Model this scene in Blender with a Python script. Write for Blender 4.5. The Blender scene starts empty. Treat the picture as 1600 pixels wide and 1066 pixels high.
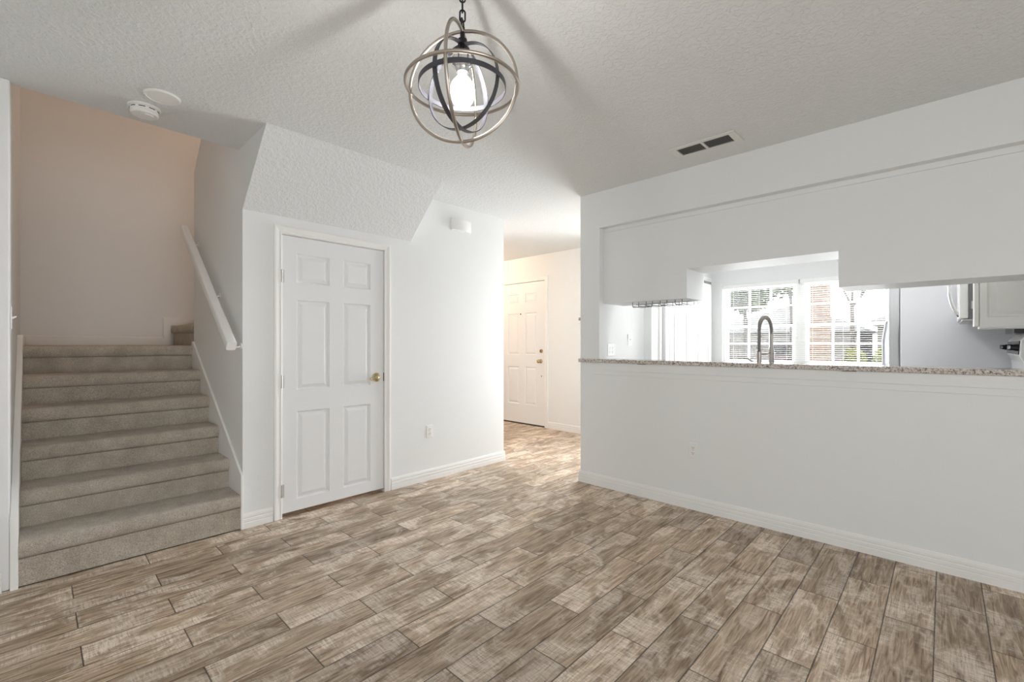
import bpy, bmesh, math, random
from mathutils import Vector, Matrix
random.seed(7)
PI = math.pi
scene = bpy.context.scene
COL = scene.collection

# ------------------------------------------------------------------ camera
cd = bpy.data.cameras.new('camera'); cam = bpy.data.objects.new('camera', cd); COL.objects.link(cam)
cd.sensor_width = 36.0; cd.lens = 709.362 / 1600 * 36
cd.shift_y = 4.88 / 1600; cd.clip_start = .02; cd.clip_end = 200
cam.location = (0, 0, 1.24)
cam.rotation_euler = (PI/2, 0, 0.760767 - PI/2)
scene.camera = cam

# ------------------------------------------------------------------ world, exposure, daylight
scene.view_settings.view_transform = 'Standard'; scene.view_settings.look = 'None'
scene.view_settings.exposure = 0.0; scene.view_settings.gamma = 1.0
scene.view_settings.use_curve_mapping = False
scene.render.film_transparent = False
scene.cycles.max_bounces = 14; scene.cycles.diffuse_bounces = 8; scene.cycles.transparent_max_bounces = 24
scene.cycles.sample_clamp_indirect = 6.0
SKY = 3.9
w = bpy.data.worlds.new('overcast_sky'); scene.world = w; w.use_nodes = True
nt = w.node_tree; bg = nt.nodes['Background']
tc = nt.nodes.new('ShaderNodeTexCoord'); sp = nt.nodes.new('ShaderNodeSeparateXYZ'); cr = nt.nodes.new('ShaderNodeValToRGB')
nt.links.new(tc.outputs['Generated'], sp.inputs[0]); nt.links.new(sp.outputs['Z'], cr.inputs[0])
cr.color_ramp.elements[0].color = (1, .985, .96, 1); cr.color_ramp.elements[1].color = (.80, .90, 1, 1)
nt.links.new(cr.outputs[0], bg.inputs['Color']); bg.inputs['Strength'].default_value = SKY

def area(name, loc, rot, sx, sy, power, color=(1, 1, 1), spread=PI):
    l = bpy.data.lights.new(name, 'AREA'); l.shape = 'RECTANGLE'; l.size = sx; l.size_y = sy
    l.energy = power; l.color = color; l.spread = spread
    o = bpy.data.objects.new(name, l); COL.objects.link(o); o.location = loc; o.rotation_euler = rot
    return o
# daylight through the glass doors behind the camera (opening in wall_back)
area('daylight_glass_doors', (-.05, -2.56, 1.05), (PI/2, 0, 0), 2.1, 2.0, 18, (.90, .955, 1))
# daylight through the kitchen window
area('daylight_kitchen_window', (6.32, 1.22, 1.45), (PI/2, 0, PI/2), 1.7, 1.1, 95, (.93, .97, 1))
# daylight through the hall window beside the front door (hidden behind the pass-through wall)
area('daylight_hall_window', (5.36, 2.90, 1.25), (PI/2, 0, PI/2), .84, 1.7, 42, (.93, .965, 1), math.radians(110))

# ------------------------------------------------------------------ materials
def mat(name, base=(.8, .8, .8), rough=.5, metal=0, spec=.5, emit=None, estr=0):
    m = bpy.data.materials.new(name); m.use_nodes = True
    b = m.node_tree.nodes['Principled BSDF']
    b.inputs['Base Color'].default_value = (*base, 1); b.inputs['Roughness'].default_value = rough
    b.inputs['Metallic'].default_value = metal; b.inputs['Specular IOR Level'].default_value = spec
    if emit: b.inputs['Emission Color'].default_value = (*emit, 1); b.inputs['Emission Strength'].default_value = estr
    return m
class N:
    """small node-writing helper"""
    def __init__(s, m): s.t = m.node_tree; s.b = s.t.nodes['Principled BSDF']; s._c = None
    def n(s, typ, **kw):
        x = s.t.nodes.new('ShaderNode' + typ)
        for k, v in kw.items(): setattr(x, k, v)
        return x
    def put(s, inp, v):
        if hasattr(v, 'is_output'): s.t.links.new(v, inp)
        else: inp.default_value = v
    def coord(s):
        if not s._c: s._c = s.n('TexCoord').outputs['Object']
        return s._c
    def mapping(s, scale=(1, 1, 1), loc=(0, 0, 0), vec=None):
        m = s.n('Mapping'); s.put(m.inputs['Vector'], vec or s.coord())
        m.inputs['Scale'].default_value = scale; m.inputs['Location'].default_value = loc
        return m.outputs[0]
    def noise(s, scale, detail=4, rough=.5, vec=None, dist=0):
        x = s.n('TexNoise'); s.put(x.inputs['Vector'], vec or s.coord())
        x.inputs['Scale'].default_value = scale; x.inputs['Detail'].default_value = detail
        x.inputs['Roughness'].default_value = rough; x.inputs['Distortion'].default_value = dist
        return x.outputs['Fac']
    def voro(s, scale, vec=None, feature='F1'):
        x = s.n('TexVoronoi', feature=feature); s.put(x.inputs['Vector'], vec or s.coord()); x.inputs['Scale'].default_value = scale
        return x
    def math(s, op, a, b=0.0, clamp=False):
        x = s.n('Math', operation=op, use_clamp=clamp); s.put(x.inputs[0], a); s.put(x.inputs[1], b); return x.outputs[0]
    def ramp(s, fac, stops):
        r = s.n('ValToRGB'); s.put(r.inputs[0], fac); e = r.color_ramp.elements
        while len(e) < len(stops): e.new(.5)
        for q, (p, c) in zip(e, stops): q.position = p; q.color = (*c, 1) if len(c) == 3 else c
        return r.outputs[0]
    def g(s, fac, a, b): return s.ramp(fac, [(a, (0, 0, 0)), (b, (1, 1, 1))])
    def mix(s, fac, a, b, mode='MIX'):
        x = s.n('Mix', data_type='RGBA', blend_type=mode); s.put(x.inputs[0], fac)
        for i, v in ((6, a), (7, b)): s.put(x.inputs[i], (*v, 1) if isinstance(v, tuple) and len(v) == 3 else v)
        return x.outputs[2]
    def bump(s, h, strength=.3, dist=.01):
        x = s.n('Bump'); x.inputs['Strength'].default_value = strength; x.inputs['Distance'].default_value = dist
        s.put(x.inputs['Height'], h); s.t.links.new(x.outputs[0], s.b.inputs['Normal'])
    def col(s, c): s.put(s.b.inputs['Base Color'], c)

M = {}
def wallmat(name, c, bump, scale=90, rough=.65):
    m = mat(name, c, rough, spec=.25); k = N(m)
    k.bump(k.noise(scale, 3), bump, .004); return m
M['wall'] = wallmat('white_wall_paint', (.79, .805, .807), .12)
M['trim'] = wallmat('white_trim_paint', (.83, .83, .82), .03, 40, .38)
M['door'] = wallmat('white_door_paint', (.79, .80, .81), .03, 60, .42)
def mk_ceiling(name):
    m = mat(name, (.725, .74, .745), .8, spec=.15); k = N(m)
    v = k.noise(42, 4, .55, dist=.6); h = k.g(v, .44, .60)
    f = k.noise(160, 2)
    k.bump(k.math('ADD', h, k.math('MULTIPLY', f, .35)), .42, .006); return m
M['ceiling'] = mk_ceiling('knockdown_ceiling_texture')
def mk_carpet():
    m = mat('beige_carpet_pile', (.3, .27, .23), 1.0, spec=.05); k = N(m)
    n1 = k.noise(230, 3, .7); n2 = k.noise(9, 4, .6); n3 = k.noise(620, 2)
    c = k.ramp(n1, [(.28, (.32, .275, .22)), (.5, (.655, .585, .49)), (.72, (.90, .83, .72))])
    c = k.mix(k.g(n2, .38, .7), c, k.mix(1.0, c, (.78, .76, .74), 'MULTIPLY'))
    k.col(c); k.bump(k.math('ADD', n1, k.math('MULTIPLY', n3, .6)), .8, .012)
    k.b.inputs['Sheen Weight'].default_value = .3
    return m
M['carpet'] = mk_carpet()
def mk_floor():
    m = mat('wood_look_plank_tile', rough=.35, spec=.35); k = N(m)
    L, W, X0, Y0 = .636, .169, .447, 3.326 - .0845
    s = k.n('SeparateXYZ'); k.put(s.inputs[0], k.coord())
    yy = k.math('DIVIDE', k.math('SUBTRACT', s.outputs['Y'], Y0), W)
    row = k.math('FLOOR', yy)
    odd = k.math('FLOORED_MODULO', row, 2.0)
    xx = k.math('DIVIDE', k.math('SUBTRACT', k.math('SUBTRACT', s.outputs['X'], X0), k.math('MULTIPLY', odd, L/2)), L)
    colm = k.math('FLOOR', xx)
    fx = k.math('SUBTRACT', xx, colm); fy = k.math('SUBTRACT', yy, row)
    dx = k.math('MULTIPLY', k.math('MINIMUM', fx, k.math('SUBTRACT', 1.0, fx)), L)
    dy = k.math('MULTIPLY', k.math('MINIMUM', fy, k.math('SUBTRACT', 1.0, fy)), W)
    wob = k.math('MULTIPLY', k.math('SUBTRACT', k.noise(35, 2), .5), .0012)
    d = k.math('ADD', k.math('MINIMUM', dx, dy), wob)
    grout = k.ramp(d, [(.0022, (1, 1, 1)), (.0036, (0, 0, 0))])
    cb = k.n('CombineXYZ'); k.put(cb.inputs[0], colm); k.put(cb.inputs[1], row)
    wn = k.n('TexWhiteNoise', noise_dimensions='2D'); k.put(wn.inputs['Vector'], cb.outputs[0])
    off = k.n('VectorMath', operation='SCALE'); k.put(off.inputs[0], wn.outputs['Color']); off.inputs['Scale'].default_value = 30.0
    av = k.n('VectorMath', operation='ADD'); k.put(av.inputs[0], k.coord()); k.put(av.inputs[1], off.outputs[0])
    v = av.outputs[0]
    grain = k.noise(6, 8, .60, k.mapping((.45, 6.5, 1), vec=v), 2.2)
    fine = k.noise(24, 5, .7, k.mapping((.45, 13, 1), vec=v), .6)
    saw = k.noise(16, 4, .65, k.mapping((7, .8, 1), vec=v), .6)
    blot = k.noise(4.6, 7, .66, k.mapping((.8, 1.5, 1), vec=v), .7)
    knot = k.noise(2.6, 4, .55, k.mapping((.55, 2.6, 1), vec=v), 2.2)
    c = k.ramp(grain, [(.32, (.160, .106, .064)), (.43, (.335, .245, .168)), (.56, (.50, .388, .283)), (.72, (.66, .55, .435))])
    dark = k.g(k.math('ADD', k.math('MULTIPLY', knot, .7), k.math('MULTIPLY', fine, .3)), .50, .68)
    c = k.mix(k.math('MULTIPLY', dark, .80), c, (.135, .088, .050))
    white = k.math('MULTIPLY', k.g(blot, .46, .58), k.g(k.math('ADD', k.math('MULTIPLY', fine, .5), k.math('MULTIPLY', saw, .5)), .40, .58))
    c = k.mix(k.math('MULTIPLY', white, .85), c, (.88, .785, .68))
    mark = k.math('MULTIPLY', k.g(saw, .58, .70), k.g(k.noise(6, 3, .5, vec=v), .45, .6))
    c = k.mix(k.math('MULTIPLY', mark, .45), c, (.17, .12, .08))
    crack = k.g(k.noise(11, 6, .72, k.mapping((.45, 7, 1), vec=v), 2.6), .60, .67)
    c = k.mix(k.math('MULTIPLY', crack, .72), c, (.085, .054, .033))
    tint = k.math('ADD', .80, k.math('MULTIPLY', wn.outputs['Value'], .40))
    tc_ = k.n('CombineColor'); [k.put(tc_.inputs[i], tint) for i in range(3)]
    c = k.mix(1.0, c, tc_.outputs[0], 'MULTIPLY')
    c = k.mix(grout, c, (.028, .020, .015))
    k.col(c)
    k.put(k.b.inputs['Roughness'], k.math('ADD', .34, k.math('MULTIPLY', fine, .22)))
    hgt = k.math('SUBTRACT', k.math('MULTIPLY', k.math('ADD', grain, fine), .12), grout)
    k.bump(hgt, .35, .002)
    return m
M['floor'] = mk_floor()
def mk_granite():
    m = mat('speckled_granite', rough=.12, spec=.6); k = N(m)
    a = k.noise(60, 6, .7); b = k.voro(240).outputs['Color']; s = k.n('SeparateColor'); k.put(s.inputs[0], b)
    c = k.ramp(a, [(.32, (.07, .058, .052)), (.42, (.27, .225, .195)), (.50, (.55, .505, .465)), (.66, (.76, .73, .70))])
    c = k.mix(k.g(s.outputs[0], .90, .95), c, (.05, .043, .038))
    c = k.mix(k.g(s.outputs[1], .78, .95), c, (.62, .57, .52))
    k.col(c); return m
M['granite'] = mk_granite()
M['nickel'] = mat('brushed_taupe_nickel', (.47, .42, .37), .33, 1)
M['iron'] = mat('dark_bronze_metal', (.10, .10, .115), .42, .75)
M['black_metal'] = mat('black_metal', (.02, .02, .022), .4, .6)
M['chrome'] = mat('chrome', (.75, .75, .76), .15, 1)
M['steel'] = mat('brushed_stainless_steel', (.42, .39, .37), .32, 1)
M['brass'] = mat('polished_brass', (.66, .56, .36), .14, 1)
M['oldbrass'] = mat('aged_brass', (.46, .35, .22), .22, 1)
M['hinge'] = mat('satin_nickel_hinge', (.62, .61, .59), .4, .7)
M['ventpaint'] = mat('off_white_vent_paint', (.70, .695, .675), .5)
M['louvre'] = mat('grey_louvre', (.30, .30, .29), .5)
M['hingedark'] = mat('grey_wire', (.28, .28, .29), .35, .8)
M['plastic'] = mat('white_plastic', (.82, .82, .81), .35)
M['slot'] = mat('dark_slot', (.03, .03, .03), .6)
M['greyslot'] = mat('grey_slot', (.22, .22, .21), .6)
M['bulb'] = mat('glowing_bulb_filament', (1, 1, 1), .2, emit=(1, .975, .94), estr=1500)
def mk_bulbglass():
    m = bpy.data.materials.new('glowing_bulb_glass'); m.use_nodes = True; t = m.node_tree; t.nodes.clear()
    o = t.nodes.new('ShaderNodeOutputMaterial'); mx = t.nodes.new('ShaderNodeMixShader'); mx.inputs[0].default_value = .25
    a = t.nodes.new('ShaderNodeBsdfTransparent'); e = t.nodes.new('ShaderNodeEmission'); e.inputs['Strength'].default_value = 6; e.inputs['Color'].default_value = (1, .985, .96, 1)
    t.links.new(a.outputs[0], mx.inputs[1]); t.links.new(e.outputs[0], mx.inputs[2]); t.links.new(mx.outputs[0], o.inputs[0]); return m
M['bulbglass'] = mk_bulbglass()
M['lampglass'] = mat('lit_white_glass', (.9, .9, .9), .3, emit=(1, .97, .93), estr=18)
M['boxglass'] = mat('lit_white_diffuser', (.9, .9, .9), .3, emit=(1, .98, .96), estr=13)
M['warmglass'] = mat('lit_warm_glass', (.9, .9, .9), .3, emit=(1, .68, .43), estr=98)
M['stairglass'] = mat('lit_warm_stair_glass', (.9, .9, .9), .3, emit=(1, .65, .45), estr=72)
M['fridge'] = mat('grey_fridge_side', (.82, .835, .875), .5)
M['fridgedoor'] = mat('stainless_fridge_door', (.62, .63, .65), .3, .85)
M['appl'] = mat('white_enamel', (.86, .86, .86), .25)
M['applgrey'] = mat('grey_appliance_plastic', (.20, .20, .22), .35)
M['black'] = mat('black_glass', (.015, .015, .02), .12)
M['cab'] = mat('white_cabinet_paint', (.84, .84, .82), .38)
M['wallflat'] = wallmat('white_panel_paint', (.79, .805, .807), .03, 60, .5)
M['slat'] = mat('white_blind_slat', (.88, .88, .87), .4)
M['rubber'] = mat('dark_threshold', (.05, .045, .04), .6)
def mk_glass():
    m = bpy.data.materials.new('window_glass'); m.use_nodes = True; t = m.node_tree; t.nodes.clear()
    o = t.nodes.new('ShaderNodeOutputMaterial'); mx = t.nodes.new('ShaderNodeMixShader'); mx.inputs[0].default_value = .06
    a = t.nodes.new('ShaderNodeBsdfTransparent'); b = t.nodes.new('ShaderNodeBsdfGlossy'); b.inputs['Roughness'].default_value = .02
    t.links.new(a.outputs[0], mx.inputs[1]); t.links.new(b.outputs[0], mx.inputs[2]); t.links.new(mx.outputs[0], o.inputs[0]); return m
M['glass'] = mk_glass()
def mk_var(name, c1, c2, scale, rough=.9, bump=0, scl=(1, 1, 1)):
    m = mat(name, rough=rough, spec=.2); k = N(m); n = k.noise(scale, 5, .6, k.mapping(scl))
    k.col(k.mix(k.g(n, .35, .65), c1, c2))
    if bump: k.bump(n, bump, .02)
    return m
M['grass'] = mk_var('lawn_grass', (.11, .15, .06), (.19, .22, .09), 3)
M['leaf'] = mk_var('tree_leaf', (.045, .07, .028), (.12, .15, .065), 6)
M['leafyellow'] = mk_var('yellow_green_leaf', (.14, .17, .035), (.26, .25, .06), 6)
M['bark'] = mk_var('tree_bark', (.06, .05, .042), (.12, .10, .085), 14, bump=.4, scl=(1, 1, .2))
M['shingle'] = mk_var('pale_roof_shingle', (.16, .15, .14), (.21, .20, .185), 12)
M['siding'] = mk_var('cream_house_wall', (.20, .185, .165), (.25, .23, .205), 5)
M['garage'] = mat('dark_house_opening', (.10, .10, .11), .6)
M['fence'] = mk_var('weathered_fence_wood', (.10, .09, .08), (.16, .14, .12), 10)
M['carred'] = mat('dark_red_car_paint', (.11, .05, .055), .25)
M['tyre'] = mat('tyre_rubber', (.02, .02, .02), .8)
def mk_brick():
    m = mat('pale_orange_brick', rough=.9); k = N(m)
    s = k.n('SeparateXYZ'); k.put(s.inputs[0], k.coord())
    cb = k.n('CombineXYZ'); k.put(cb.inputs[0], k.math('ADD', s.outputs['X'], s.outputs['Y'])); k.put(cb.inputs[1], s.outputs['Z'])
    b = k.n('TexBrick'); k.put(b.inputs['Vector'], cb.outputs[0]); b.inputs['Scale'].default_value = 1
    b.inputs['Brick Width'].default_value = .21; b.inputs['Row Height'].default_value = .075; b.inputs['Mortar Size'].default_value = .008
    b.inputs['Color1'].default_value = (.19, .105, .07, 1); b.inputs['Color2'].default_value = (.24, .14, .095, 1); b.inputs['Mortar'].default_value = (.27, .23, .19, 1)
    k.col(b.outputs['Color']); return m
M['brick'] = mk_brick()

# ------------------------------------------------------------------ mesh helpers
def nb(): return bmesh.new()
def box(bm, x0, y0, z0, x1, y1, z1):
    x0, x1 = min(x0, x1), max(x0, x1); y0, y1 = min(y0, y1), max(y0, y1); z0, z1 = min(z0, z1), max(z0, z1)
    v = [bm.verts.new(p) for p in ((x0,y0,z0),(x1,y0,z0),(x1,y1,z0),(x0,y1,z0),(x0,y0,z1),(x1,y0,z1),(x1,y1,z1),(x0,y1,z1))]
    for f in ((0,3,2,1),(4,5,6,7),(0,1,5,4),(1,2,6,5),(2,3,7,6),(3,0,4,7)): bm.faces.new([v[i] for i in f])
    return bm
def prism(bm, poly, axis, a, b):
    """poly: 2-D points in the two axes other than `axis` (in x,y,z order), extruded from a to b"""
    def P(p, c):
        if axis == 'x': return (c, p[0], p[1])
        if axis == 'y': return (p[0], c, p[1])
        return (p[0], p[1], c)
    A = [bm.verts.new(P(p, a)) for p in poly]; B = [bm.verts.new(P(p, b)) for p in poly]; n = len(poly)
    bm.faces.new(A); bm.faces.new(list(reversed(B)))
    for i in range(n): bm.faces.new((A[i], B[i], B[(i+1) % n], A[(i+1) % n]))
    return bm
def tube(bm, pts, r, n=10, closed=False):
    pts = [Vector(p) for p in pts]; m = len(pts); rs = r if isinstance(r, (list, tuple)) else [r]*m
    rings = []; ref = None
    for i, p in enumerate(pts):
        if closed: t = pts[(i+1) % m] - pts[i-1]
        else: t = pts[min(i+1, m-1)] - pts[max(i-1, 0)]
        t.normalize()
        if ref is None: ref = Vector((0, 0, 1)) if abs(t.z) < .9 else Vector((1, 0, 0))
        u = ref - t*ref.dot(t)
        if u.length < 1e-4: u = t.orthogonal()
        u.normalize(); ref = u; q = t.cross(u)
        rings.append([bm.verts.new(p + rs[i]*(math.cos(2*PI*k/n)*u + math.sin(2*PI*k/n)*q)) for k in range(n)])
    for i in range(m if closed else m-1):
        a, b = rings[i], rings[(i+1) % m]
        for k in range(n): bm.faces.new((a[k], a[(k+1) % n], b[(k+1) % n], b[k]))
    if not closed: bm.faces.new(list(reversed(rings[0]))); bm.faces.new(rings[-1])
    return bm
def lathe(bm, prof, c=(0, 0, 0), axis=(0, 0, 1), n=32):
    """prof: (radius, height along axis) list"""
    q = Vector((0, 0, 1)).rotation_difference(Vector(axis)); c = Vector(c); R = []
    for r, h in prof:
        if r < 1e-6: R.append([bm.verts.new(c + q @ Vector((0, 0, h)))])
        else: R.append([bm.verts.new(c + q @ Vector((r*math.cos(2*PI*k/n), r*math.sin(2*PI*k/n), h))) for k in range(n)])
    for a, b in zip(R, R[1:]):
        for k in range(n):
            i, j = k, (k+1) % n
            if len(a) == 1 and len(b) > 1: bm.faces.new((a[0], b[j], b[i]))
            elif len(b) == 1 and len(a) > 1: bm.faces.new((a[i], a[j], b[0]))
            elif len(a) > 1: bm.faces.new((a[i], a[j], b[j], b[i]))
    return bm
ORIG = {}
def obj(name, bm, m, parent=None, bevel=0, seg=2, smooth=None, local=False):
    """link bm as ONE mesh object; world coordinates unless local=True (then relative to the parent)"""
    bmesh.ops.recalc_face_normals(bm, faces=bm.faces)
    me = bpy.data.meshes.new(name); bm.to_mesh(me); bm.free()
    o = bpy.data.objects.new(name, me); COL.objects.link(o)
    if m: me.materials.append(M[m])
    if parent is not None:
        o.parent = parent
        off = ORIG.get(parent.name, Vector()); ORIG[o.name] = off
        if not local and off.length > 0: me.transform(Matrix.Translation(-off))
    if smooth:
        me.shade_smooth()
        if smooth is not True: me.set_sharp_from_angle(angle=math.radians(smooth))
    if bevel:
        b = o.modifiers.new('bevel', 'BEVEL'); b.width = bevel; b.segments = seg; b.limit_method = 'ANGLE'; b.angle_limit = math.radians(38)
    return o
def tag(o, label, cat, group=None, kind=None):
    o['label'] = label; o['category'] = cat
    if group: o['group'] = group
    if kind: o['kind'] = kind
    return o
def thing(name, label, cat, loc=(0, 0, 0), rz=0, group=None, kind=None):
    o = bpy.data.objects.new(name, None); COL.objects.link(o); o.location = loc; o.rotation_euler = (0, 0, rz); o.empty_display_size = .1
    ORIG[o.name] = Vector(loc); return tag(o, label, cat, group, kind)
def struct(name, bm, m, label, cat, **kw):
    return tag(obj(name, bm, m, **kw), label, cat, kind='structure')

H = 2.573          # ceiling height
YD = 3.41          # plane of the closet-door wall
XK = 3.404         # plane of the pass-through wall
RM90 = -PI/2       # local -Y (outward) -> world -X

# ------------------------------------------------------------------ the shell
bm = nb(); box(bm, -1.4, -2.5, -.1, 6.2, 6.4, 0); struct('floor', bm, 'floor', 'brown wood-look plank tile floor', 'floor')
bm = nb(); T = H + .25
prism(bm, [(-1.4, -2.5), (6.2, -2.5), (6.2, YD), (3.35, YD), (.97, YD), (.97, 3.506), (.955, 3.505), (-.09, 3.463), (-.3, 3.455), (-.3, YD), (-1.4, YD)], 'z', H, T)
box(bm, 3.35, YD, H, 6.2, 6.4, T)
struct('ceiling', bm, 'ceiling', 'white ceiling with knockdown texture over room and hall', 'ceiling')

# wall with the closet door
bm = nb(); dx0, dx1, dz = 1.196, 2.034, 2.034
box(bm, .96, YD, 0, dx0, YD+.11, H); box(bm, dx1, YD, 0, 3.453, YD+.11, H); box(bm, dx0, YD, dz, dx1, YD+.11, H)
struct('wall_front', bm, 'wall', 'white wall around the closet door', 'wall')
bm = nb(); box(bm, 3.36, YD+.11, 0, 3.453, 6.3, H); struct('wall_foyer', bm, 'wall', 'white side wall of the foyer behind the closet', 'wall')
# strip left of the stairs + left wall of the stairwell
bm = nb(); box(bm, -1.4, YD, 0, -.088, YD+.11, H-.001); box(bm, -.2, YD+.11, 0, -.088, 5.75, 5.0)
struct('wall_stair_left', bm, 'wall', 'white wall on the left of the stairs', 'wall', bevel=.006)
bm = nb(); prism(bm, [(YD+.11, 0), (4.76, 0), (4.76, 2.741), (4.537, 2.941), (3.62, 3.76), (3.62, T), (3.507, T), (3.507, H), (YD+.11, H)], 'x', .96, 1.06)
struct('wall_stair_right', bm, 'wall', 'wall on the right of the stairs carrying the handrail', 'wall')
bm = nb(); box(bm, -.2, 5.75, 0, 3.36, 5.86, 5.0); struct('wall_stair_back', bm, 'wall', 'back wall of the stairwell above the landing', 'wall')
bm = nb(); box(bm, -.2, 3.35, T, 3.46, 3.455, 5.0); box(bm, 3.36, 3.455, T, 3.46, 5.86, 5.0); box(bm, -.2, 3.35, 5.0, 3.46, 5.86, 5.1)
struct('wall_stair_upper', bm, 'wall', 'upper walls and lid of the stairwell', 'wall')
# sloped underside of the upper flight above the closet door
bm = nb(); prism(bm, [(2.953, H), (YD, 2.147), (YD, H)], 'x', .96, 2.285)
o = struct('ceiling_slope', bm, 'ceiling', 'sloped textured soffit dropping to the closet door', 'ceiling')
o.data.materials.append(M['wall'])
for p in o.data.polygons:
    if abs(p.normal.x) > .9: p.material_index = 1
# pass-through wall
bm = nb(); oz0, oz1, oy0, oy1 = 1.078, 2.258, -.40, 2.185
box(bm, XK, -2.5, 0, XK+.116, 2.384, oz0); box(bm, XK, -2.5, oz1, XK+.116, 2.384, H)
box(bm, XK, oy1, oz0, XK+.116, 2.384, oz1); box(bm, XK, -2.5, oz0, XK+.116, oy0, oz1)
struct('wall_right', bm, 'wall', 'white wall with the long kitchen pass-through', 'wall')
# kitchen shell
bm = nb(); box(bm, XK+.116, 2.275, 0, 4.39, 2.384, H); box(bm, 4.39, 2.19, 0, 6.07, 2.384, H)
struct('wall_kitchen_left', bm, 'wall', 'white kitchen wall with outlets and folding doors', 'wall')
wy0, wy1, wz0, wz1 = .384, 2.06, .98, 1.985
bm = nb(); box(bm, 6.07, -.52, 0, 6.2, wy0, H); box(bm, 6.07, wy1, 0, 6.2, 2.384, H); box(bm, 6.07, wy0, 0, 6.2, wy1, wz0); box(bm, 6.07, wy0, wz1, 6.2, wy1, H)
struct('wall_kitchen_window', bm, 'wall', 'white kitchen wall around the window', 'wall')
bm = nb(); box(bm, XK+.116, -.52, 0, 6.07, -.42, H); struct('wall_kitchen_right', bm, 'wall', 'kitchen wall behind the appliances', 'wall')
# foyer shell
bm = nb(); fy0, fy1, fz = 4.275, 5.22, 2.20
hy0, hy1, hz0, hz1 = 2.47, 3.33, .35, 2.10
box(bm, 5.204, 2.384, 0, 5.33, hy0, H); box(bm, 5.204, hy1, 0, 5.33, fy0, H); box(bm, 5.204, hy0, 0, 5.33, hy1, hz0); box(bm, 5.204, hy0, hz1, 5.33, hy1, H); box(bm, 5.204, fy1, 0, 5.33, 6.3, H); box(bm, 5.204, fy0, fz, 5.33, fy1, H)
struct('wall_entry', bm, 'wall', 'warm white wall around the front entry door', 'wall')
bm = nb(); box(bm, 3.453, 6.3, 0, 5.33, 6.4, H); struct('wall_foyer_end', bm, 'wall', 'end wall of the foyer', 'wall')
# walls behind the camera, with the glass-door opening and a window the daylight comes through
bm = nb(); box(bm, -1.4, -2.5, 0, -1.15, -2.4, H); box(bm, 1.05, -2.5, 0, XK, -2.4, H); box(bm, -1.15, -2.5, 2.1, 1.05, -2.4, H)
struct('wall_back', bm, 'wall', 'white wall behind with glass-door opening', 'wall')
bm = nb(); box(bm, -1.4, -2.4, 0, -1.3, YD, H)
struct('wall_left', bm, 'wall', 'white left wall of the dining room', 'wall')

# ------------------------------------------------------------------ baseboards, casings
BP = [(0, 0), (.014, 0), (.014, .036), (.0115, .040), (.0135, .045), (.0135, .062), (.010, .067), (.012, .072), (.011, .086), (.006, .1), (0, .1)]
def baseboard(name, p0, p1, nrm, label, e0=0, e1=0):
    """profile swept from p0 to p1; nrm = direction out of the wall; e0/e1 lengthen the ends at the face for mitred corners"""
    p0 = Vector((*p0, 0)); p1 = Vector((*p1, 0)); n = Vector((*nrm, 0)); d = (p1 - p0).normalized()
    bm = nb(); A = []; B = []
    for t, z in BP:
        A.append(bm.verts.new(p0 + n*t - d*(e0*t) + Vector((0, 0, z)))); B.append(bm.verts.new(p1 + n*t + d*(e1*t) + Vector((0, 0, z))))
    bm.faces.new(A); bm.faces.new(B); k = len(BP)
    for i in range(k): bm.faces.new((A[i], A[(i+1) % k], B[(i+1) % k], B[i]))
    return struct(name, bm, 'trim', label, 'baseboard')
baseboard('baseboard_right', (XK, -2.4), (XK, 2.384), (-1, 0), 'white baseboard along the pass-through wall', 0, 1)
baseboard('baseboard_right_end', (XK, 2.384), (5.204, 2.384), (0, 1), 'white baseboard along the hall side of the kitchen wall', 1, -1)
baseboard('baseboard_front_left', (.96, YD), (1.146, YD), (0, -1), 'short white baseboard between stairs and closet door')
baseboard('baseboard_front_right', (2.086, YD), (3.453, YD), (0, -1), 'white baseboard right of the closet door', 0, 1)
baseboard('baseboard_foyer', (3.453, YD), (3.453, 6.3), (1, 0), 'white baseboard on the foyer side wall', 1, 0)
baseboard('baseboard_entry', (5.204, 2.384), (5.204, 4.222), (-1, 0), 'white baseboard beside the front entry door')
baseboard('baseboard_left', (-1.3, YD), (-.115, YD), (0, -1), 'white baseboard left of the stairs')
CP = [(0, 0), (0, .010), (.004, .013), (.010, .013), (.014, .010), (.022, .012), (.040, .017), (.050, .017), (.055, .012), (.055, 0)]
def casing(name, loc, rz, x0, x1, z1, label, wd=.055):
    """mitred three-sided casing in local frame: wall plane y=0, outward -y, opening x0..x1, head at z1"""
    bm = nb(); rows = []
    for u, t in CP:
        u *= wd/.055
        rows.append([bm.verts.new((x0-u, -t, 0)), bm.verts.new((x0-u, -t, z1+u)), bm.verts.new((x1+u, -t, z1+u)), bm.verts.new((x1+u, -t, 0))])
    for a, b in zip(rows, rows[1:] + rows[:1]):
        for i in range(3): bm.faces.new((a[i], a[i+1], b[i+1], b[i]))
    bm.faces.new([r[0] for r in rows]); bm.faces.new([r[3] for r in rows])
    o = struct(name, bm, 'trim', label, 'door trim'); o.location = loc; o.rotation_euler = (0, 0, rz); return o
casing('trim_1', (1.21, YD, 0), 0, -.002, .812, 2.026, 'white moulded casing around the closet door')
casing('trim_2', (5.204, 5.205, 0), RM90, -.005, .925, 2.19, 'white casing around the front entry door', .06)
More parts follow.
